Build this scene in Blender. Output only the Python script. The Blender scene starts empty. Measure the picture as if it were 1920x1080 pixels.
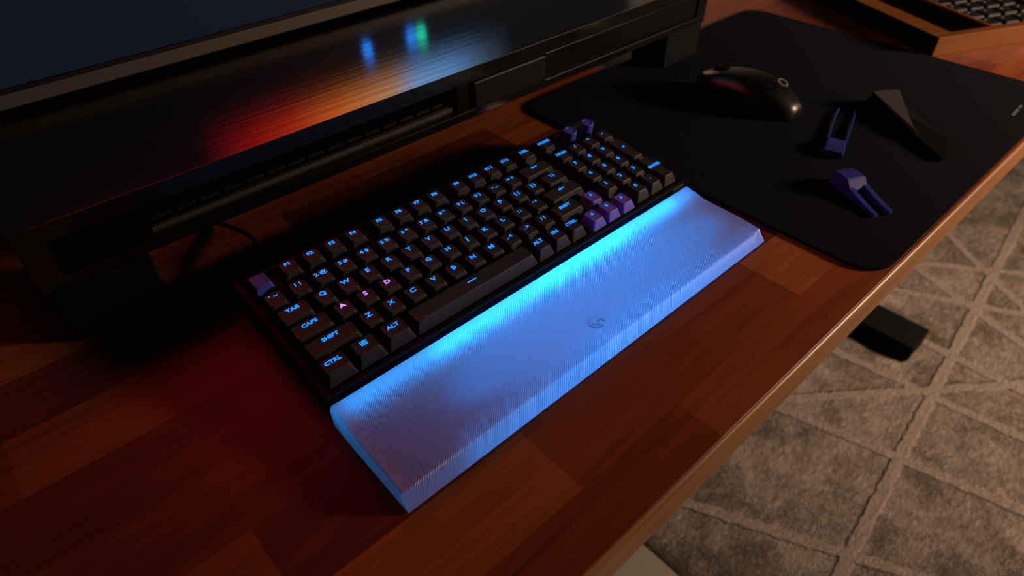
import bpy, bmesh, math, random
from mathutils import Vector, Matrix, Euler
random.seed(7)
C = bpy.context.scene.collection
MM = 0.001

# ------------------------------------------------------------ camera
cd = bpy.data.cameras.new('camera'); cam = bpy.data.objects.new('camera', cd); C.objects.link(cam)
r = Vector((0.7412930, -0.6710051, -0.0153893)); d = Vector((-0.4537941, -0.4841717, -0.7480967)); f = Vector((0.4945257, 0.5615424, -0.6634112))
m = Matrix(((r.x, -d.x, -f.x), (r.y, -d.y, -f.y), (r.z, -d.z, -f.z))).to_4x4()
m.translation = Vector((-0.087058, -0.283621, 0.342246))
cam.matrix_world = m
cd.sensor_width = 36.0; cd.lens = 1197.09 / 1920 * 36; cd.clip_start = 0.01; cd.clip_end = 20
cd.dof.use_dof = True; cd.dof.focus_distance = 0.47; cd.dof.aperture_fstop = 6.0
bpy.context.scene.camera = cam

# ------------------------------------------------------------ world, light, exposure
S = bpy.context.scene
S.view_settings.view_transform = 'Standard'; S.view_settings.look = 'None'
S.view_settings.exposure = 0.0; S.view_settings.gamma = 1.0; S.view_settings.use_curve_mapping = False
w = bpy.data.worlds.new('world'); S.world = w; w.use_nodes = True
w.node_tree.nodes['Background'].inputs[0].default_value = (0.55, 0.6, 0.8, 1)
w.node_tree.nodes['Background'].inputs[1].default_value = 0.004

def area(name, loc, target, sx, sy, power, col, spread=math.pi):
    l = bpy.data.lights.new(name, 'AREA'); l.shape = 'RECTANGLE'; l.size = sx; l.size_y = sy
    l.energy = power; l.color = col; l.spread = spread
    o = bpy.data.objects.new(name, l); C.objects.link(o); o.location = loc
    o.rotation_euler = (Vector(target) - Vector(loc)).to_track_quat('-Z', 'Y').to_euler()
    return o
# warm room lamp, off to the right of the desk
area('room_lamp', (1.55, -1.15, 0.46), (1.35, -0.1, -0.35), 0.26, 0.26, 24.0, (1.0, 0.67, 0.46), math.radians(130))

# ------------------------------------------------------------ materials
def mat(name, col=(0.5, 0.5, 0.5), rough=0.5, spec=0.5, metal=0.0, emit=None, es=0.0):
    mt = bpy.data.materials.new(name); mt.use_nodes = True
    b = mt.node_tree.nodes['Principled BSDF']
    b.inputs['Base Color'].default_value = (*col, 1); b.inputs['Roughness'].default_value = rough
    b.inputs['Specular IOR Level'].default_value = spec; b.inputs['Metallic'].default_value = metal
    if emit: b.inputs['Emission Color'].default_value = (*emit, 1); b.inputs['Emission Strength'].default_value = es
    return mt

class NB:
    """small node builder"""
    def __init__(s, mt): s.t = mt.node_tree; s.n = s.t.nodes; s.l = s.t.links; s.b = s.n.get('Principled BSDF')
    def add(s, typ, **kw):
        nd = s.n.new(typ)
        for k, v in kw.items(): setattr(nd, k, v)
        return nd
    def link(s, a, b): s.l.new(a, b)
    def val(s, sock, v):
        if hasattr(v, 'is_output') or isinstance(v, bpy.types.NodeSocket): s.l.new(v, sock)
        else: sock.default_value = v
    def math(s, op, a, b=0.0, c=None, clamp=False):
        nd = s.add('ShaderNodeMath', operation=op); nd.use_clamp = clamp
        s.val(nd.inputs[0], a); s.val(nd.inputs[1], b)
        if c is not None: s.val(nd.inputs[2], c)
        return nd.outputs[0]
    def noise(s, vec, scale, detail=3, rough=0.5, dist=0.0):
        nd = s.add('ShaderNodeTexNoise'); s.link(vec, nd.inputs['Vector'])
        nd.inputs['Scale'].default_value = scale; nd.inputs['Detail'].default_value = detail
        nd.inputs['Roughness'].default_value = rough; nd.inputs['Distortion'].default_value = dist
        return nd
    def mapping(s, vec, scale=(1, 1, 1), rot=(0, 0, 0), loc=(0, 0, 0)):
        nd = s.add('ShaderNodeMapping'); s.link(vec, nd.inputs[0])
        nd.inputs['Scale'].default_value = scale; nd.inputs['Rotation'].default_value = rot; nd.inputs['Location'].default_value = loc
        return nd.outputs[0]
    def ramp(s, fac, stops):
        nd = s.add('ShaderNodeValToRGB'); s.link(fac, nd.inputs[0]); cr = nd.color_ramp
        while len(cr.elements) < len(stops): cr.elements.new(0.5)
        for e, (p, c) in zip(cr.elements, stops): e.position = p; e.color = (*c, 1)
        return nd.outputs[0]
    def mix(s, fac, a, b, mode='MIX'):
        nd = s.add('ShaderNodeMix', data_type='RGBA', blend_type=mode)
        s.val(nd.inputs[0], fac)
        for k, v in ((6, a), (7, b)):
            if isinstance(v, tuple): v = (*v, 1) if len(v) == 3 else v
            s.val(nd.inputs[k], v)
        return nd.outputs[2]
    def bump(s, h, strength, dist):
        nd = s.add('ShaderNodeBump'); s.link(h, nd.inputs['Height'])
        nd.inputs['Strength'].default_value = strength; nd.inputs['Distance'].default_value = dist
        s.link(nd.outputs[0], s.b.inputs['Normal']); return nd
    def coord(s): return s.add('ShaderNodeTexCoord').outputs['Object']
    def sep(s, v):
        nd = s.add('ShaderNodeSeparateXYZ'); s.link(v, nd.inputs[0]); return nd.outputs

def grained(name, cols, scale=(1, 1, 1), rough=0.45, spec=0.4, bump=0.15):
    """plain solid wood with grain along object X"""
    mt = mat(name, rough=rough, spec=spec); b = NB(mt); v = b.coord()
    g = b.noise(b.mapping(v, (3 * scale[0], 60 * scale[1], 60 * scale[2])), 1.5, 5, 0.6, 0.6)
    b.link(b.ramp(g.outputs[0], [(0.3, cols[0]), (0.7, cols[1])]), b.b.inputs['Base Color'])
    b.bump(g.outputs[0], bump, 0.0008); return mt

def butcher_block():
    mt = mat('butcher_block_wood', rough=0.36, spec=0.22); b = NB(mt); v = b.coord()
    br = b.add('ShaderNodeTexBrick'); b.link(b.mapping(v, (1, 1, 0), loc=(0.0795, 0.046, 0)), br.inputs['Vector'])
    br.inputs['Scale'].default_value = 1.0; br.inputs['Brick Width'].default_value = 0.25; br.inputs['Row Height'].default_value = 0.055
    br.inputs['Mortar Size'].default_value = 0.0; br.offset = 0.37; br.offset_frequency = 2; br.squash = 1.0
    br.inputs['Color1'].default_value = (0, 0, 0, 1); br.inputs['Color2'].default_value = (1, 1, 1, 1); br.inputs['Mortar'].default_value = (.5, .5, .5, 1)
    tone = b.ramp(br.outputs['Color'], [(0.0, (0.11, 0.020, 0.008)), (0.45, (0.19, 0.041, 0.014)), (0.8, (0.29, 0.074, 0.022)), (1.0, (0.37, 0.108, 0.031))])
    g = b.noise(b.mapping(v, (3, 45, 45)), 1.6, 6, 0.62, 1.2)
    streak = b.ramp(g.outputs[0], [(0.25, (0.55, 0.5, 0.45)), (0.55, (1, 1, 1)), (0.8, (1.25, 1.2, 1.1))])
    b.link(b.mix(1.0, tone, streak, 'MULTIPLY'), b.b.inputs['Base Color'])
    rr = b.math('MULTIPLY_ADD', g.outputs[0], 0.15, 0.28); b.link(rr, b.b.inputs['Roughness'])
    b.bump(g.outputs[0], 0.08, 0.0006); return mt

M = {}
M['desk'] = butcher_block()
M['edge'] = grained('desk_edge_wood', ((0.24, 0.10, 0.034), (0.36, 0.17, 0.06)), rough=0.4)
M['tray'] = grained('oak_tray_wood', ((0.12, 0.040, 0.007), (0.19, 0.068, 0.014)), rough=0.5, spec=0.12)
M['black'] = mat('black_plastic', (0.006, 0.006, 0.007), 0.6, 0.15)
M['black_gloss'] = mat('black_gloss_plastic', (0.003, 0.003, 0.0035), 0.45, 0.2)
M['black_metal'] = mat('black_powder_metal', (0.003, 0.003, 0.0035), 0.7, 0.08)
M['cap'] = mat('black_keycap_plastic', (0.022, 0.023, 0.026), 0.5, 0.2)
M['violet'] = mat('violet_plastic', (0.12, 0.085, 0.46), 0.5, 0.3)
M['indigo'] = mat('indigo_plastic', (0.045, 0.06, 0.42), 0.5, 0.3)
M['violet2'] = mat('violet_puller_plastic', (0.035, 0.04, 0.28), 0.5, 0.2)
M['blue_led'] = mat('blue_led_legend', (0.02, 0.1, 0.3), 0.5, 0.2, emit=(0.012, 0.27, 1.0), es=1.25)
M['violet_led'] = mat('violet_led_legend', (0.2, 0.1, 0.3), 0.5, 0.2, emit=(0.55, 0.24, 1.0), es=1.3)
M['silver'] = mat('brushed_aluminium', (0.13, 0.125, 0.12), 0.42, 0.5, 0.9)
M['grey_mark'] = mat('grey_print', (0.16, 0.16, 0.165), 0.5, 0.4)
M['brown_bezel'] = mat('bezel_plastic', (0.06, 0.052, 0.045), 0.5, 0.3)
M['clasp'] = mat('grey_matte_plastic', (0.06, 0.053, 0.05), 0.6, 0.2)

def cloth():
    mt = mat('black_mat_cloth', (0.0075, 0.0095, 0.014), 0.95, 0.03); b = NB(mt)
    n = b.noise(b.coord(), 1800, 2); b.bump(n.outputs[0], 0.3, 0.0004); return mt
M['cloth'] = cloth()

def riser_wood():
    mt = mat('black_stained_wood', (0.004, 0.004, 0.004), 0.2, 0.9); b = NB(mt); v = b.coord()
    g = b.noise(b.mapping(v, (5, 150, 60)), 1.0, 3, 0.55, 0.5)
    b.bump(g.outputs[0], 0.30, 0.0007)
    b.link(b.math('MULTIPLY_ADD', g.outputs[0], 0.12, 0.12), b.b.inputs['Roughness'])
    return mt
M['riser'] = riser_wood()

def screen():
    """lit desktop picture: navy at the lower left, a sunset band above, two dock icons"""
    mt = mat('lit_screen', (0.002, 0.002, 0.003), 0.5, 0.05); b = NB(mt); v = b.coord(); x, y, z = b.sep(v)
    def band(s, a, c):   # smooth step a..c
        n = b.add('ShaderNodeMapRange', interpolation_type='SMOOTHSTEP'); b.link(s, n.inputs[0])
        n.inputs[1].default_value = a; n.inputs[2].default_value = c; n.inputs[3].default_value = 0; n.inputs[4].default_value = 1
        return n.outputs[0]
    t = b.math('DIVIDE', b.math('ADD', x, 0.02), 0.62)
    hue = b.ramp(t, [(0.0, (0, 0, 0)), (0.145, (0.0, 0.0, 0.0)), (0.23, (0.26, 0.003, 0.003)), (0.31, (0.45, 0.020, 0.004)), (0.42, (0.60, 0.13, 0.018)), (0.535, (0.50, 0.25, 0.11)), (0.59, (0.18, 0.34, 0.66)), (0.67, (0.12, 0.30, 0.62)), (0.77, (0.04, 0.07, 0.12)), (0.85, (0.0, 0.0, 0.0))])
    glow = b.mix(b.math('MULTIPLY', band(z, 0.156, 0.212), b.math('SUBTRACT', 1.0, b.math('MULTIPLY', band(z, 0.23, 0.30), 0.85))), (0, 0, 0), hue)
    upper = b.math('MULTIPLY', band(z, 0.235, 0.33), b.math('MULTIPLY', band(x, -0.16, -0.02), b.math('SUBTRACT', 1.0, band(x, 0.16, 0.30))))
    glow = b.mix(1.0, glow, b.mix(upper, (0, 0, 0), (0.36, 0.009, 0.009)), 'ADD')
    base = (0.0040, 0.0065, 0.0125)
    tot = b.mix(1.0, b.mix(1.0, glow, (6.0, 6.0, 6.0), 'MULTIPLY'), base, 'ADD')
    def icon(x0, z0, w, h, col, st):
        dx = b.math('DIVIDE', b.math('SUBTRACT', x, x0), w); dz = b.math('DIVIDE', b.math('SUBTRACT', z, z0), h)
        rr = b.math('ADD', b.math('POWER', b.math('ABSOLUTE', dx), 4.0), b.math('POWER', b.math('ABSOLUTE', dz), 4.0))
        q = b.math('LESS_THAN', rr, 1.0)
        return b.mix(q, (0, 0, 0), tuple(c * st for c in col))
    for a in ((0.2830, 0.137, 0.006, 0.009, (0.02, 0.25, 1.0), 5.0), (0.3450, 0.138, 0.007, 0.011, (0.02, 0.25, 1.0), 4.0), (0.3600, 0.138, 0.007, 0.010, (0.02, 0.75, 0.45), 4.0)):
        tot = b.mix(1.0, tot, icon(*a), 'ADD')
    b.link(tot, b.b.inputs['Emission Color']); b.b.inputs['Emission Strength'].default_value = 1.0
    return mt
M['screen'] = screen()

def acrylic():
    """frosted ribbed acrylic that scatters the light inside it"""
    mt = bpy.data.materials.new('frosted_acrylic'); mt.use_nodes = True; b = NB(mt); b.n.remove(b.b)
    out = b.n['Material Output']; v = b.coord(); x, y, z = b.sep(v)
    u = b.math('MULTIPLY', b.math('SUBTRACT', x, y), 0.7071)
    rib = b.math('SINE', b.math('MULTIPLY', u, 2 * math.pi / 0.00134))
    bp = b.add('ShaderNodeBump'); b.link(rib, bp.inputs['Height']); bp.inputs['Strength'].default_value = 0.55; bp.inputs['Distance'].default_value = 0.0003
    df = b.add('ShaderNodeBsdfDiffuse'); df.inputs[0].default_value = (0.40, 0.15, 0.28, 1); b.link(bp.outputs[0], df.inputs['Normal'])
    tr = b.add('ShaderNodeBsdfTranslucent'); tr.inputs[0].default_value = (0.85, 0.88, 0.92, 1); b.link(bp.outputs[0], tr.inputs['Normal'])
    gl = b.add('ShaderNodeBsdfGlossy'); gl.inputs['Roughness'].default_value = 0.3; b.link(bp.outputs[0], gl.inputs['Normal'])
    m1 = b.add('ShaderNodeMixShader'); m1.inputs[0].default_value = 0.66; b.link(df.outputs[0], m1.inputs[1]); b.link(tr.outputs[0], m1.inputs[2])
    m2 = b.add('ShaderNodeMixShader'); fr = b.add('ShaderNodeFresnel'); fr.inputs[0].default_value = 1.45
    b.link(fr.outputs[0], m2.inputs[0]); b.link(m1.outputs[0], m2.inputs[1]); b.link(gl.outputs[0], m2.inputs[2])
    b.link(m2.outputs[0], out.inputs[0]); return mt
M['acrylic'] = acrylic()
M['etch'] = mat('etched_acrylic', (0.02, 0.08, 0.45), 0.5, 0.4); M['etch'].node_tree.nodes['Principled BSDF'].inputs['Alpha'].default_value = 0.2

RUG_LINES = [((1.445, -.195), (.659, -.279)), ((.941, -.082), (1.282, -.352)), ((1.080, -.020), (1.127, -.400)), ((.847, -.027), (.960, -.451)),
             ((.538, -.041), (.659, -.279)), ((1.249, -.025), (1.254, -.361)), ((1.378, -.034), (1.513, -.281)), ((1.508, -.021), (1.397, -.317)),
             ((1.711, -.028), (1.525, -.278)), ((1.526, -.030), (1.676, -.231))]
def rug():
    mt = mat('rug_pile', rough=0.95, spec=0.05); b = NB(mt); v = b.coord()
    wob = b.noise(v, 60, 3); vm = b.add('ShaderNodeVectorMath', operation='MULTIPLY_ADD')
    b.link(wob.outputs['Color'], vm.inputs[0]); vm.inputs[1].default_value = (0.012, 0.012, 0); b.link(v, vm.inputs[2])
    x, y, z = b.sep(vm.outputs[0]); acc = None
    for (a, c) in RUG_LINES:
        dx, dy = c[0] - a[0], c[1] - a[1]; L = math.hypot(dx, dy); nx, ny = -dy / L, dx / L; o = nx * (a[0] + .006) + ny * (a[1] + .006)
        dd = b.math('ABSOLUTE', b.math('SUBTRACT', b.math('ADD', b.math('MULTIPLY', x, nx), b.math('MULTIPLY', y, ny)), o))
        k = b.add('ShaderNodeMapRange', interpolation_type='SMOOTHSTEP'); b.link(dd, k.inputs[0])
        k.inputs[1].default_value = 0.0135; k.inputs[2].default_value = 0.0085; k.inputs[3].default_value = 0; k.inputs[4].default_value = 1
        acc = k.outputs[0] if acc is None else b.math('MAXIMUM', acc, k.outputs[0])
    big = b.noise(v, 9, 4, 0.6, 0.8); mid = b.noise(b.mapping(v, (1, 2.2, 1), (0, 0, 0.7)), 55, 4, 0.7, 1.0); fine = b.noise(v, 300, 3, 0.7)
    s = b.math('ADD', b.math('MULTIPLY', big.outputs[0], 0.62), b.math('ADD', b.math('MULTIPLY', mid.outputs[0], 0.5), b.math('MULTIPLY', fine.outputs[0], 0.26)))
    grey = b.ramp(s, [(0.44, (0.035, 0.029, 0.022)), (0.62, (0.13, 0.112, 0.094)), (0.82, (0.30, 0.265, 0.235))])
    light = b.ramp(fine.outputs[0], [(0.3, (0.23, 0.195, 0.175)), (0.7, (0.31, 0.27, 0.245))])
    b.link(b.mix(acc, grey, light), b.b.inputs['Base Color'])
    h = b.math('ADD', b.math('MULTIPLY', acc, 0.9), b.math('MULTIPLY', mid.outputs[0], 1.0)); b.bump(b.math('ADD', h, b.math('MULTIPLY', fine.outputs[0], 0.5)), 0.9, 0.012)
    return mt
M['rug'] = rug()
def plain(name, a, c, sc, rough):
    mt = mat(name, rough=rough, spec=0.3); b = NB(mt); n = b.noise(b.coord(), sc, 4)
    b.link(b.ramp(n.outputs[0], [(0.3, a), (0.7, c)]), b.b.inputs['Base Color']); return mt
M['floor'] = plain('floor_laminate', (0.20, 0.185, 0.165), (0.25, 0.23, 0.205), 4, 0.5)
M['wall'] = plain('wall_paint', (0.30, 0.29, 0.28), (0.33, 0.32, 0.31), 3, 0.9)

# ------------------------------------------------------------ mesh helpers (all input in millimetres)
def tag(o, label=None, cat=None, group=None, kind=None):
    if label: o['label'] = label
    if cat: o['category'] = cat
    if group: o['group'] = group
    if kind: o['kind'] = kind
    return o
def obj(name, bm, m, parent=None, smooth=False, loc=None):
    me = bpy.data.meshes.new(name); bmesh.ops.recalc_face_normals(bm, faces=bm.faces[:]); bm.to_mesh(me); bm.free()
    me.materials.append(m)
    if smooth:
        for p in me.polygons: p.use_smooth = True
    o = bpy.data.objects.new(name, me); C.objects.link(o)
    if loc: o.location = loc
    if parent: o.parent = parent
    return o
def empty(name, loc=(0, 0, 0), rot=(0, 0, 0)):
    o = bpy.data.objects.new(name, None); C.objects.link(o); o.location = [c * MM for c in loc]; o.rotation_euler = rot; o.empty_display_size = 0.02; return o
def add_box(bm, x0, x1, y0, y1, z0, z1, bev=0.0, seg=2, mtx=None):
    t = bmesh.new(); bmesh.ops.create_cube(t, size=1.0)
    for v in t.verts: v.co = Vector(((x0 + x1) / 2 + v.co.x * (x1 - x0), (y0 + y1) / 2 + v.co.y * (y1 - y0), (z0 + z1) / 2 + v.co.z * (z1 - z0))) * MM
    if bev: bmesh.ops.bevel(t, geom=t.edges[:], offset=bev * MM, segments=seg, affect='EDGES', profile=0.6)
    merge(bm, t, mtx)
def merge(bm, t, mtx=None):
    if mtx is not None: bmesh.ops.transform(t, matrix=mtx, verts=t.verts)
    me = bpy.data.meshes.new('t'); t.to_mesh(me); t.free(); bm.from_mesh(me); bpy.data.meshes.remove(me)
def box(*a, **k):
    bm = bmesh.new(); add_box(bm, *a, **k); return bm
def loft(rings, cap=True):
    """rings: lists of (x,y,z) mm with equal counts"""
    bm = bmesh.new(); R = [[bm.verts.new(Vector(p) * MM) for p in rg] for rg in rings]; n = len(rings[0])
    for a, c in zip(R, R[1:]):
        for i in range(n): bm.faces.new((a[i], a[(i + 1) % n], c[(i + 1) % n], c[i]))
    if cap: bm.faces.new(R[0][::-1]); bm.faces.new(R[-1])
    return bm
def rrect(cx, cy, z, w, h, rad, seg=3):
    out = []
    for sx, sy, a0 in ((1, 1, 0), (-1, 1, 90), (-1, -1, 180), (1, -1, 270)):
        for i in range(seg + 1):
            a = math.radians(a0 + 90 * i / seg); out.append((cx + sx * (w / 2 - rad) + rad * math.cos(a), cy + sy * (h / 2 - rad) + rad * math.sin(a), z))
    return out
def circle(cx, cy, z, rad, n=28): return [(cx + rad * math.cos(2 * math.pi * i / n), cy + rad * math.sin(2 * math.pi * i / n), z) for i in range(n)]
def tube(pts, rad, n=8):
    bm = bmesh.new(); rings = []
    P = [Vector(p) for p in pts]
    for i, p in enumerate(P):
        t = (P[min(i + 1, len(P) - 1)] - P[max(i - 1, 0)]).normalized(); a = t.cross(Vector((0, 0, 1)))
        if a.length < 1e-3: a = Vector((1, 0, 0))
        a.normalize(); c = t.cross(a)
        rings.append([tuple(p + (a * math.cos(2 * math.pi * k / n) + c * math.sin(2 * math.pi * k / n)) * rad) for k in range(n)])
    return loft(rings)
def text_bm(s, size, sx=1.0, bold=0.0, ext=0.00005):
    """mesh of letters centred on the origin; size in mm"""
    cu = bpy.data.curves.new('t', 'FONT'); cu.body = s; cu.size = size * MM; cu.align_x = 'CENTER'; cu.align_y = 'CENTER'; cu.extrude = ext; cu.offset = bold * MM; cu.resolution_u = 2
    o = bpy.data.objects.new('t', cu); C.objects.link(o)
    me = bpy.data.meshes.new_from_object(o.evaluated_get(bpy.context.evaluated_depsgraph_get()))
    bm = bmesh.new(); bm.from_mesh(me); bpy.data.objects.remove(o); bpy.data.curves.remove(cu); bpy.data.meshes.remove(me)
    for v in bm.verts: v.co.x *= sx
    return bm

# ------------------------------------------------------------ setting
tag(obj('floor', box(-2500, 3200, -2400, 900, -760, -724), M['floor']), kind='structure')
tag(obj('wall_back', box(-2500, 3200, 840, 900, -724, 1900), M['wall']), kind='structure')

# rug with a gently uneven pile surface
bm = bmesh.new(); nx, ny = 150, 130; x0, x1, y0, y1 = 426, 2300, -1300, 500; G = []
from mathutils import noise as mn
for j in range(ny + 1):
    row = []
    for i in range(nx + 1):
        X = x0 + (x1 - x0) * i / nx; Y = y0 + (y1 - y0) * j / ny
        e = min(i, nx - i, j, ny - j)
        row.append(bm.verts.new((X * MM, Y * MM, (-0.712 if e else -0.7235) + (0.004 * mn.noise(Vector((X * .02, Y * .02, 0))) if e else 0))))
    G.append(row)
for j in range(ny):
    for i in range(nx): bm.faces.new((G[j][i], G[j][i + 1], G[j + 1][i + 1], G[j + 1][i]))
b0 = [G[0][i] for i in range(nx + 1)]
tag(obj('rug', bm, M['rug'], smooth=True), 'shaggy grey rug with crossing pale lines on the floor', 'rug')

# ------------------------------------------------------------ desk
desk = tag(empty('desk', (450, 200, -724)), 'long red-brown butcher-block desk on black metal legs', 'desk')
def child(name, bm, m, parent, **k):
    o = obj(name, bm, m, parent, **k); o.location = -Vector(parent.location); return o
def top_profile():
    # front edge with a small rounded nose
    prof = [(620, 0), (-191, 0), (-193, -1.2), (-194, -3.5), (-194, -33.5), (-192, -36), (620, -36)]
    return loft([[(x, py, pz) for py, pz in prof] for x in (-560, 1460)])
child('desk_top', top_profile(), M['desk'], desk)
child('edge_banding', loft([[(x, py, pz) for py, pz in [(-192.6, -.7), (-193.6, -1.6), (-194.6, -3.8), (-194.6, -33.4), (-192.4, -36.2), (-191, -36.2), (-191, -.25)]] for x in (-560, 1460)]), M['edge'], desk)
for lx in (-340, 1195):
    child('leg_column', box(lx - 35, lx + 35, 160, 260, -664, -37, 3), M['black_metal'], desk)
    child('foot', box(lx - 42, lx + 42, -158, 580, -707.5 if lx > 0 else -724, -664, 3), M['black_metal'], desk)
child('crossbar', box(-304, 1159, 190, 230, -110, -50, 2), M['black_metal'], desk)

# ------------------------------------------------------------ mouse mat
def rr_big(z, inset=0): return rrect((390 + 881) / 2, (-189 + 238) / 2, z, 491 - 2 * inset, 427 - 2 * inset, 28 - inset, 8)
pad = tag(obj('desk_mat', loft([rr_big(0.2, .4), rr_big(.6), rr_big(2.6), rr_big(3.0, .5)]), M['cloth']), 'large black cloth mouse mat with rounded corners lying on the desk', 'desk mat')
pm = bmesh.new(); add_box(pm, 0, 22, 0, 3.2, 3.0, 3.12); add_box(pm, 26, 34, 0, 3.2, 3.0, 3.12)
o = obj('printed_mark', pm, M['grey_mark'], pad); o.location = (0.772, -0.166, 0); o.rotation_euler.z = 0.05

# ------------------------------------------------------------ keyboard
U = 19.05; TILT = math.radians(6.461); LEG = 3.3
K = bpy.data.objects.new('keyboard', None); C.objects.link(K); K.rotation_euler = (TILT, 0, 0); K.location = (0, 0, 0.027); K.empty_display_size = .02
tag(K, 'black backlit mechanical keyboard with blue legends and violet accent keys, behind the glowing rest', 'keyboard')
# local frame of K: y = distance back from the front, z = 0 on the plane of key tops
ZB = -10.5
def side(x):   # case cross section in local y/z
    return [(x, -9.5, ZB - 1), (x, -8.5, ZB), (x, 121, ZB), (x, 123, ZB - 1.5), (x, 123, -27), (x, 112, -34), (x, 2, -24.8), (x, -9.5, -23.4)]
bm = loft([side(-5.5), side(-6.5) if False else side(-5.5 + .01), side(374)])
o = obj('case', bm, M['black'], K)
# raised rim round the keys
bm = bmesh.new()
add_box(bm, -5.5, -1.2, -9, 122.5, ZB, ZB + 3.4, .8); add_box(bm, 370.4, 374, -9, 122.5, ZB, ZB + 3.4, .8)
add_box(bm, -1.2, 370.4, -9.2, -5.0, ZB, ZB + 3.0, .8); add_box(bm, -1.2, 370.4, 118.2, 122.5, ZB, ZB + 3.4, .8)
obj('case_rim', bm, M['black'], K)
for fx in (20, 345):
    o = obj('rubber_foot', box(fx - 12, fx + 12, -1, 9, -26.9, -24.4, .6), M['black'], K)
    o = obj('rear_foot', box(fx - 10, fx + 10, 101, 107, -38.4, -32, .6), M['black'], K)
def cap_bm(w, h, row):
    """cherry style cap: skirt 18 mm, narrower dished top leaning back; w,h in units"""
    W, H = w * U - 1.0, h * U - 1.0; ax = 5.6; ay = 4.6
    lean = {0: 0.4, 1: 0.6, 2: 0.9, 3: 1.1, 4: 1.4, 5: 1.5}[row]
    zt = {0: .3, 1: .4, 2: 0, 3: 0, 4: .0, 5: 0.2}[row]
    R = [rrect(0, 0, ZB + .3 + 1.2, W, H, 1.2, 3), rrect(0, lean * .5, -3.2 + zt, W - ax * .72, H - ay * .8, 1.8, 3),
         rrect(0, lean, -.7 + zt, W - ax, H - ay, 2.2, 3), rrect(0, lean, -.15 + zt, W - ax - 1.0, H - ay - 1.0, 2.0, 3),
         rrect(0, lean, -.35 + zt, W - ax - 5.0, H - ay - 4.0, 1.4, 3)]
    return loft(R)
cache = {}
keys = []   # (text, xcentre u, row, width u, height u, y shift u, kind)
def rowkeys(row, x, items):
    for s, wd in items: keys.append((s, x + wd / 2, row, wd, 1, 0, 'k')); x += wd
keys.append(('', 0.5, 0, 1, 1, 0, 'v'))
for i, x in enumerate((1.75, 2.75, 3.75, 4.75, 6.05, 7.05, 8.03, 9.0, 10.27, 11.26, 12.25, 13.25)): keys.append(('F%d' % (i + 1), x, 0, 1, 1, 0, 'k'))
keys.append(('DEL', 14.5, 0, 1, 1, 0, 'k')); keys.append(('HOME', 15.87, 0, 1, 1, 0, 'k'))
rowkeys(1, 0, [('` ~', 1)] + [(s, 1) for s in ('1 !', '2 @', '3 #', '4 $', '5 %', '6 ^', '7 &', '8 *', '9 (', '0 )', '- _', '= +')] + [('\u2190', 2)])
rowkeys(2, 0, [('TAB', 1.5)] + [(c, 1) for c in 'QWERTYUIOP'] + [('[ {', 1), ('] }', 1), ('\\ |', 1.5)])
rowkeys(3, 0, [('CAPS', 1.75)] + [(c, 1) for c in 'ASDFGHJKL'] + [('; :', 1), ("' \"", 1), ('ENTER', 2.25)])
rowkeys(4, 0, [('SHIFT', 2.25)] + [(c, 1) for c in 'ZXCVBNM'] + [(', <', 1), ('. >', 1), ('/ ?', 1), ('SHIFT', 1.75)])
rowkeys(5, 0, [('CTRL', 1.25), ('WIN', 1.25), ('ALT', 1.25), ('\u2014', 6.25), ('ALT', 1), ('FN', 1), ('CTRL', 1)])
for s, x, rw in (('up', 14.65, 4), ('left', 13.68, 5), ('down', 14.66, 5), ('right', 15.65, 5)): keys.append((s, x, rw, .97, 1, .17, 'a'))
NX = 15.9
for rw, it in ((1, ('NUM', '/', '*', '-')), (2, '789'), (3, '456'), (4, '123')):
    for i, s in enumerate(it): keys.append((s, NX + i, rw, 1, 1, 0, 'k'))
keys.append(('0', NX + 1, 5, 1, 1, 0, 'k')); keys.append(('.', NX + 2, 5, 1, 1, 0, 'k'))
keys.append(('+', NX + 3, 2.5, 1, 2, 0, 'k')); keys.append(('ENTER', NX + 3, 4.5, 1, 2, 0, 'k'))
ICON = {}
def tri(ax):
    t = bmesh.new(); vs = {'up': [(-1.7, -1.2), (1.7, -1.2), (0, 1.7)], 'down': [(-1.7, 1.2), (0, -1.7), (1.7, 1.2)], 'left': [(1.2, -1.7), (1.2, 1.7), (-1.7, 0)], 'right': [(-1.2, -1.7), (1.7, 0), (-1.2, 1.7)]}[ax]
    lo = [t.verts.new((x * MM, y * MM, -.00005)) for x, y in vs]; hi = [t.verts.new((x * MM, y * MM, .00005)) for x, y in vs]
    t.faces.new(hi); t.faces.new(lo[::-1])
    for i in range(3): t.faces.new((lo[i], lo[(i + 1) % 3], hi[(i + 1) % 3], hi[i]))
    return t
def legend_bm(s):
    if s in ('up', 'down', 'left', 'right'): return tri(s)
    t = bmesh.new()
    if s == 'WIN':
        for i in range(3): add_box(t, -2.6, 2.6, -1.9 + i * 1.5, -.9 + i * 1.5, -.05, .05)
        return t
    if s == '\u2014': add_box(t, -4.2, 4.2, -.5, .5, -.05, .05); return t
    if s == '\u2190' or s == 'ENTER_ARROW':
        add_box(t, -1, 4, -.5, .5, -.05, .05); merge(t, tri('left'), Matrix.Translation((-.0016, 0, 0))); return t
    big = len(s) == 1
    return text_bm(s, 5.4 if big else (4.6 if len(s) <= 3 else 4.3), 1.22 if big else 1.18, 0.16)
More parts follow.
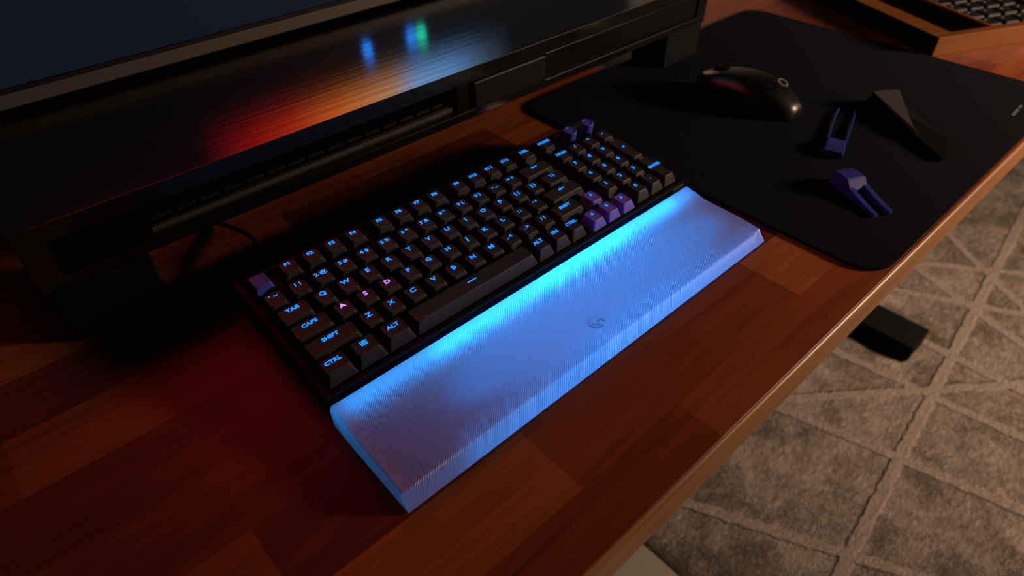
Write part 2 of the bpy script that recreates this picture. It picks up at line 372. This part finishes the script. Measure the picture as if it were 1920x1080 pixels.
for s, x, rw, wu, hu, dy, kind in keys:
    y = (5 - rw) * U + U * .5 - LEG - dy * U
    if rw == 0: y += .235 * U
    prow = int(rw) if rw == int(rw) else (2 if rw < 3 else 5)
    ck = (wu, hu, prow, kind)
    if ck not in cache:
        o = obj('keycap', cap_bm(wu, hu, prow), M['indigo'] if kind == 'v' else M['violet'] if kind != 'k' else M['cap'], K, smooth=False); cache[ck] = o.data
    else:
        o = bpy.data.objects.new('keycap', cache[ck]); C.objects.link(o); o.parent = K
    o.location = (x * U * MM, y * MM, 0)
    if kind != 'k': tag(o, 'violet escape key' if kind == 'v' else 'violet arrow key')
    if s:
        isE = s == 'ENTER' and rw == 3
        g = obj('legend', legend_bm('\u2190' if isE else s), M['violet_led'] if s in 'ASD' and len(s) == 1 and rw == 3 else M['blue_led'], o)
        ly = LEG
        if kind == 'k' and wu > 2 and s == '\u2014': ly = 3.2
        g.location = (0, ly * MM, .00022)
        g.rotation_euler = (0, 0, 0)
# column of tiny glowing beads standing in for backlight leaking between the blocks
for u_, v_ in ((14.78, .56), (14.92, 1.65), (15.0, 2.59), (15.0, 3.51)):
    t = bmesh.new(); bmesh.ops.create_icosphere(t, subdivisions=1, radius=.0007)
    o = obj('light_leak_bead', t, M['blue_led'], K); o.location = (u_ * U * MM, (5.5 - v_) * U * MM, -.009)
for kx in (333, 357):
    def kn(z, rr): return circle(0, 0, z, rr, 30)
    rings = [kn(ZB, 5.4), kn(ZB + 2, 5.4), kn(ZB + 2.2, 6.3), kn(4.0, 6.5), kn(4.8, 6.1), kn(5.0, 5.2), kn(4.4, 4.8)]
    o = obj('volume_knob', loft(rings), M['indigo'], K); o.location = (kx * MM, .1035, 0); tag(o, 'violet knurled knob')

# ------------------------------------------------------------ wrist rest
XL, XR = -8.0, 367.8; YB, YF = -15.5, -92.5
def zprof(y):
    t = (YB - y) / (YB - YF)      # 0 back .. 1 front
    pts = [(0, 19.0), (.05, 18.6), (.16, 15.8), (.26, 13.9), (.4, 13.2), (.6, 13.2), (.85, 12.2), (1, 11.0)]
    for (a, za), (c, zc) in zip(pts, pts[1:]):
        if t <= c:
            q = (t - a) / (c - a); return za + (zc - za) * q
    return pts[-1][1]
def ztop(x, y):
    z = zprof(y); e = min(x - XL, XR - x)
    rim = max(0, 1 - e / 11.0); rim = rim * rim * (3 - 2 * rim)
    return z + 1.8 * rim * (1 if y < -25 else .3)
bm = bmesh.new()
xs = [XL, XL + 2.2, XL + 4, XL + 6, XL + 8, XL + 11, XL + 14] + [XL + 14 + (XR - XL - 28) * i / 40 for i in range(1, 40)] + [XR - 14, XR - 11, XR - 8, XR - 6, XR - 4, XR - 2.2, XR]
ys = [YB + (YF - YB) * t for t in (0, .02, .05, .09, .13, .17, .21, .25, .3, .36, .45, .55, .65, .75, .85, .92, .97, 1)]
rings = []
for i, x in enumerate(xs):
    end = i in (0, len(xs) - 1)
    dz = 2.4 if end else 0; inn = 0
    ring = [(x, YB + (.0 if not end else -1), 1.0), (x, YB - (1 if end else 0), 10)]
    for k, y in enumerate(ys): ring.append((x, y - (1.5 if end and k == 0 else 0), ztop(x, y) - dz))
    ring += [(x, YF - 1.2, 10.2 - dz * .8), (x, YF - 6.6, 2.2), (x, YF - 6.9, 1.0)]
    rings.append(ring)
bm = loft(rings)
rest = obj('wrist_rest', bm, M['acrylic'], smooth=True)
md = rest.modifiers.new('es', 'EDGE_SPLIT'); md.split_angle = math.radians(28)
tag(rest, 'frosted acrylic wrist rest glowing blue in front of the keyboard', 'wrist rest')
# round emblem pressed into the rest: an open ring with a hooked bar
def arc(r0, r1, a0, a1, n=26):
    t = bmesh.new(); prev = None; R = []
    for i in range(n + 1):
        a = math.radians(a0 + (a1 - a0) * i / n)
        R.append([t.verts.new((rr * math.cos(a) * MM, rr * math.sin(a) * MM, z)) for rr, z in ((r0, 0), (r1, 0), (r1, .00025), (r0, .00025))])
    for a, c in zip(R, R[1:]):
        for k in range(4): t.faces.new((a[k], a[(k + 1) % 4], c[(k + 1) % 4], c[k]))
    t.faces.new(R[0]); t.faces.new(R[-1][::-1]); return t
em = arc(4.6, 6.6, 62, 292)
merge(em, arc(2.1, 3.6, 140, 300))
add_box(em, .6, 6.4, -1.0, .9, 0, .25); add_box(em, 4.6, 6.4, -4.4, -.4, 0, .25)
o = obj('emblem', em, M['etch'], rest); o.location = (.178, -.0745, (ztop(178, -74.5) + .02) * MM); o.rotation_euler.x = math.radians(-1.5)
tag(o, 'round letter-shaped emblem')
# the keyboard's row of blue leds shining into the rest
for ln, cx, pw in ((.366, .181, .040), (.270, .205, .045), (.170, .215, .028), (.100, .225, .012)):
    area('front_led', (cx, -.0180, .0100), (cx, -.033, .026), ln, .005, pw, (0.0, .32, 1.0))
for ln, wd_, pw in ((.30, .064, .030), (.24, .056, .070), (.17, .048, .13), (.11, .040, .13)):  # added lamps under the rest's middle, stacked to spread its blue glow
    l = area('rest_glow_fill', (.205, -.058, .0022), (.205, -.0575, .02), ln, wd_, pw, (0.0, .27, 1.0)); l.data.shape = 'ELLIPSE'
for ln, pw in ((.35, .010), (.27, .012), (.19, .014), (.12, .012)):  # more added lamps inside the rest, brightening its front face
    area('rest_glow_fill', (.215, -.072, .0055), (.215, -.10, .0052), ln, .006, pw, (0.0, .28, 1.0), math.radians(75))

# cable from the back of the keyboard
pts = []
for i in range(17):
    t = i / 16; pts.append((20 + 18 * math.sin(t * 3.0), 124 + 150 * t, 16 * (1 - t) ** 2 + 2.4 + 14 * max(0, math.sin(t * 3.1)) * (1 - t)))
tag(obj('keyboard_cable', tube(pts, 2.0), M['black'], smooth=True), 'thin black cable running from keyboard back under the monitor riser', 'cable')

# ------------------------------------------------------------ monitor riser and what it stores
ris = tag(empty('monitor_riser', (280, 320, 0)), 'long black wooden monitor riser with an open storage slot', 'monitor riser')
RY0, RY1 = 185, 445
child('top_board', box(-112, 670, RY0, RY1, 83, 97, .3), M['riser'], ris)
child('lower_board', box(-112, 670, RY0 + 1, RY1, 45, 54, 1), M['riser'], ris)
child('side_panel', box(-112, -94, RY0 + 1, RY1, 54, 83), M['riser'], ris)
child('side_panel', box(652, 670, RY0 + 1, RY1, 54, 83), M['riser'], ris)
child('divider', box(262, 276, RY0 + 2, RY1, 54, 83), M['riser'], ris)
child('back_panel', box(-94, 652, RY1 - 10, RY1, 54, 83), M['riser'], ris)
child('drawer_front', box(382, 650, RY0 + 3, RY0 + 17, 55, 82, .8), M['riser'], ris)
for a, c in ((-108, -40), (596, 668)):
    z0 = 3.1 if a > 0 else 0
    child('leg', box(a, c, RY0 + (2 if a > 0 else -3), RY0 + 56, z0, 45, 1.5), M['black_metal'], ris)
    child('leg', box(a, c, RY1 - 60, RY1, 0, 45, 1.5), M['black_metal'], ris)
tag(obj('storage_box', box(281, 378, RY0 - 2, RY0 + 110, 54.1, 82, 1.5), M['black_gloss']), 'small black box stored in the middle of the riser slot', 'box')
sk = tag(empty('stored_keyboard', (114, 245, 54)), 'slim dark keyboard with a silver front edge stored in the riser slot', 'keyboard')
child('case', loft([[(x, 193, 54.2), (x, 190, 58), (x, 190, 60.6), (x, 191, 61.5), (x, 305, 67), (x, 305, 54.2)] for x in (-30, 257)]), M['silver'], sk)
child('deck', loft([[(x, 193.5, 61.4), (x, 193.5, 62.4), (x, 304, 67.7), (x, 304, 66.8)] for x in (-29, 256)]), M['black_gloss'], sk)
cm = None
for rr in range(5):
    for cc in range(15):
        if cm is None:
            o = child('key', loft([rrect(0, 0, 0, 17.2, 17.2, 1.2), rrect(0, 0, 2.6, 15.5, 15.2, 1.5), rrect(0, 0, 2.9, 14.5, 14.2, 1.5)]), M['black_metal'], sk); cm = o.data
        else: o = bpy.data.objects.new('key', cm); C.objects.link(o); o.parent = sk
        Yk = 206 + rr * 19; o.location = Vector(((-20 + cc * 19 + 1) * MM, Yk * MM, (62.45 + (Yk - 193.5) * .048) * MM)) - sk.location
        o.rotation_euler.x = math.radians(2.7)

# ------------------------------------------------------------ monitor
mon = tag(empty('monitor', (230, 400, 97)), 'wide monitor with a dark blue lit screen standing on the riser', 'monitor')
MY = 380; ZC0, ZC1 = 103.5, 116.5
child('chin_strip', box(-330, 760, MY - 1, MY + 12, ZC0, ZC1 - 1.2, .6), M['brown_bezel'], mon)
bm = bmesh.new(); add_box(bm, -330, 760, MY + .5, MY + 22, ZC1 - 1.2, ZC1 + 2.4); add_box(bm, -330, 760, MY + .5, MY + 22, 470, 478); add_box(bm, -330, -324, MY + .5, MY + 22, ZC1, 472); add_box(bm, 754, 760, MY + .5, MY + 22, ZC1, 472)
child('bezel', bm, M['black'], mon)
child('screen', box(-324, 754, MY + 3, MY + 8, ZC1 + 2.4, 470), M['screen'], mon)
child('rear_housing', box(-320, 750, MY + 22.2, MY + 40, 97.6, 472, 1), M['black'], mon)
child('stand_neck', box(190, 270, MY + 41, MY + 53, 103, 330, 2), M['black_metal'], mon)
child('stand_base', box(130, 330, MY + 41, MY + 62, 97.1, 102.9, 1.5), M['black_metal'], mon)

# ------------------------------------------------------------ mouse
ms = empty('computer_mouse', (588, 60, 3.1), (0, 0, math.radians(4))); tag(ms, 'black gaming mouse resting on the mouse mat', 'mouse')
def mouse_rings(zlo=0.0, scale=1.0, off=0.0):
    rings = []
    N = 22
    for i in range(N + 1):
        t = i / N; y = -62 + 124 * t
        # half width and height along the length
        w_ = 31.5 * (1 - abs((t - .36) / .66) ** 3.4) ** .5 if abs((t - .36) / .66) < 1 else 0
        w_ = max(1.5, 31.5 * (math.sin(math.pi * min(1, max(0, (t * .94 + .03)))) ** .42) * (1 - .10 * math.exp(-((t - .62) / .16) ** 2)))
        h_ = 40 * (math.sin(math.pi * min(.999, max(.001, t * .80 + .055))) ** .62) * (1 - .18 * t)
        ring = []
        for k in range(21):
            a = math.pi * k / 20; ca, sa = math.cos(a), math.sin(a)
            ring.append((w_ * scale * (abs(ca) ** .75) * (1 if ca >= 0 else -1), y, zlo + (h_ - zlo) * (sa ** .72)))
        rings.append(ring)
    return rings
bm = loft(mouse_rings())
M['mouse'] = mat('mouse_shell', (0.006, 0.006, 0.007), 0.36, 0.45)
obj('body', bm, M['mouse'], ms, smooth=True)
bm = bmesh.new()
t = loft([circle(0, 0, -3.5, 9.5, 26), circle(0, 0, -3.2, 11.5, 26), circle(0, 0, 3.2, 11.5, 26), circle(0, 0, 3.5, 9.5, 26)])
merge(bm, t, Matrix.Translation((0, .036, .0235)) @ Matrix.Rotation(math.pi / 2, 4, 'Y'))
o = obj('scroll_wheel', bm, M['black_gloss'], ms)
t = bmesh.new(); merge(t, arc(4.2, 6.2, 0, 360, 30), Matrix.Translation((-.001, -.0375, .0352)) @ Matrix.Rotation(math.radians(24), 4, 'X'))
tag(obj('emblem', t, M['grey_mark'], ms), 'grey ring emblem')
for sx in (-1, 1):
    o = obj('side_button', box(sx * 28 - 3, sx * 28 + 3, -8, 22, 17, 22, 1.5), M['black'], ms)
    break
t = bmesh.new(); merge(t, arc(11.0, 12.3, 50, 130, 12), Matrix.Translation((.002, .036, .0235)) @ Matrix.Rotation(math.pi / 2, 4, 'Y') @ Matrix.Rotation(math.pi / 2, 4, 'Z'))
obj('wheel_rim', t, M['silver'], ms)

# ------------------------------------------------------------ violet pullers
def puller(name, base, head, label, bw, thick, armw, spread, tip, block_len, h, lift):
    """base = rear middle of the block, head = middle between the arm tips (mm, on the mat)"""
    A = Vector((*base, 0)); B = Vector((*head, 0)); L = (B - A).length; ang = math.atan2(B.y - A.y, B.x - A.x)
    e = empty(name, (base[0], base[1], 3.05), (0, 0, ang)); tag(e, label, 'key puller')
    body = loft([[(0, -bw / 2, .4), (0, bw / 2, .4), (0, bw / 2 - 1, h - 2), (0, -bw / 2 + 1, h - 2)],
                 [(block_len * .3, -bw / 2, 0), (block_len * .3, bw / 2, 0), (block_len * .3, bw / 2 - 1, h), (block_len * .3, -bw / 2 + 1, h)],
                 [(block_len * .72, -bw / 2, 0), (block_len * .72, bw / 2, 0), (block_len * .72, bw / 2 - 1, h), (block_len * .72, -bw / 2 + 1, h)],
                 [(block_len, -bw / 2, 0), (block_len, bw / 2, 0), (block_len, bw / 2 - 1, h * .45), (block_len, -bw / 2 + 1, h * .45)]])
    bmesh.ops.bevel(body, geom=body.edges[:], offset=.0006, segments=2, affect='EDGES')
    obj('handle', body, M['violet2'], e)
    for s in (-1, 1):
        y0 = s * (bw / 2 - armw / 2 - .3); y1 = s * (bw / 2 - armw / 2 + spread)
        arm = loft([[(block_len - 2, y0 - armw / 2, .5), (block_len - 2, y0 + armw / 2, .5), (block_len - 2, y0 + armw / 2, thick), (block_len - 2, y0 - armw / 2, thick)],
                    [(L * .8, y1 - armw / 2, .5 + lift), (L * .8, y1 + armw / 2, .5 + lift), (L * .8, y1 + armw / 2, .4 * thick + .8 + lift), (L * .8, y1 - armw / 2, .4 * thick + .8 + lift)],
                    [(L, y1 - tip * s - armw / 2, .5 + lift), (L, y1 - tip * s + armw / 2, .5 + lift), (L, y1 - tip * s + armw * .4, .3 * thick + .7 + lift), (L, y1 - tip * s - armw * .4, .3 * thick + .7 + lift)]])
        obj('prong', arm, M['violet2'], e)
    return e
puller('keycap_puller', (540, -71), (648, -33), 'violet keycap puller with two long thin prongs pointing away, beside the mouse', 20, 5, 1.8, .5, 1, 34, 9, 1)
puller('switch_puller', (503, -97), (476, -153), 'violet switch puller with two thick blades, nearest the desk edge', 22, 9, 5, -.5, 0, 27, 15, 0)

# ------------------------------------------------------------ dark wedge on the mat
T = [(682, -42, 20), (708, -60, 20), (640, -108, 13), (634, -112, 11)]
wd = tag(empty('wedge_stand', (650, -90, 3)), 'dark angular plastic wedge with a pale sloping top, right of the pullers', 'stand')
child('top_plate', loft([[(x, y, z - 1.0) for x, y, z in T], T]), M['clasp'], wd)
T2 = [(x, y, z - 1.05) for x, y, z in T]
child('body', loft([[(684, -38, 3.1), (722, -64, 3.1), (650, -150, 3.1), (622, -118, 3.1)], T2]), M['black_metal'], wd)
child('lower_arm', loft([[(634, -112, 3.1), (668, -92, 3.1), (668, -92, 12), (634, -112, 10)], [(610, -150, 3.1), (640, -165, 3.1), (640, -165, 9), (610, -150, 8)]]), M['black_metal'], wd)

# ------------------------------------------------------------ wooden tray with a keypad, far right
tr = empty('wooden_tray', (885.4, -31.6, 0), (0, 0, math.radians(-25.4))); tag(tr, 'light wooden desk tray at the right end of the desk', 'tray')
obj('front_wall', box(1.6, 330, 0, 13, 0, 25, .8), M['tray'], tr)
obj('side_wall', box(1.6, 31, 13.1, 330, 0, 25, .8), M['tray'], tr)
obj('side_wall_shade', box(0, 1.5, 1.2, 330, 0, 24.8), M['black_metal'], tr)  # black sheet added as the shade on the unlit left wall
obj('side_wall', box(306, 330, 13.1, 330, 0, 25, .8), M['tray'], tr)
obj('back_wall', box(31.1, 305.9, 317, 330, 0, 25, .8), M['tray'], tr)
obj('bottom_board', box(31.1, 305.9, 13.1, 316.9, 0, 5), M['black'], tr)
for rx in (98, 228):
    rl = obj('inner_rail', box(rx, rx + 6, 13.2, 316.8, 5.1, 22), M['black_metal'], tr)
    obj('rail_cap', box(rx, rx + 6, 13.2, 316.8, 22.05, 25, .6), M['tray'], rl)
kp = empty('keypad', (885.4, -31.6, 5.1), (0, 0, math.radians(-25.4))); tag(kp, 'black keypad with white legends lying inside the wooden tray', 'keypad')
obj('case', box(106, 226, 20, 300, .1, 9, 1), M['black'], kp)
M['cap_print'] = mat('pale_key_print', (0.34, 0.33, 0.32), 0.6, 0.2)
cm = lm = None
for i in range(4):
    for j in range(9):
        if cm is None:
            o = obj('keycap', loft([rrect(0, 0, 0, 28, 29, 1), rrect(0, 0, 6, 24, 24, 2.5), rrect(0, 0, 7.5, 23, 22, 2.5)]), M['black'], kp); cm = o.data
        else: o = bpy.data.objects.new('keycap', cm); C.objects.link(o); o.parent = kp
        o.location = ((121.5 + i * 29.5) * MM, (36.5 + j * 30) * MM, .0092)
        if lm is None: g = obj('legend', box(-4, 0, 3, 4.6, 7.5, 7.6), M['cap_print'], o); lm = g.data
        else: g = bpy.data.objects.new('legend', lm); C.objects.link(g); g.parent = o
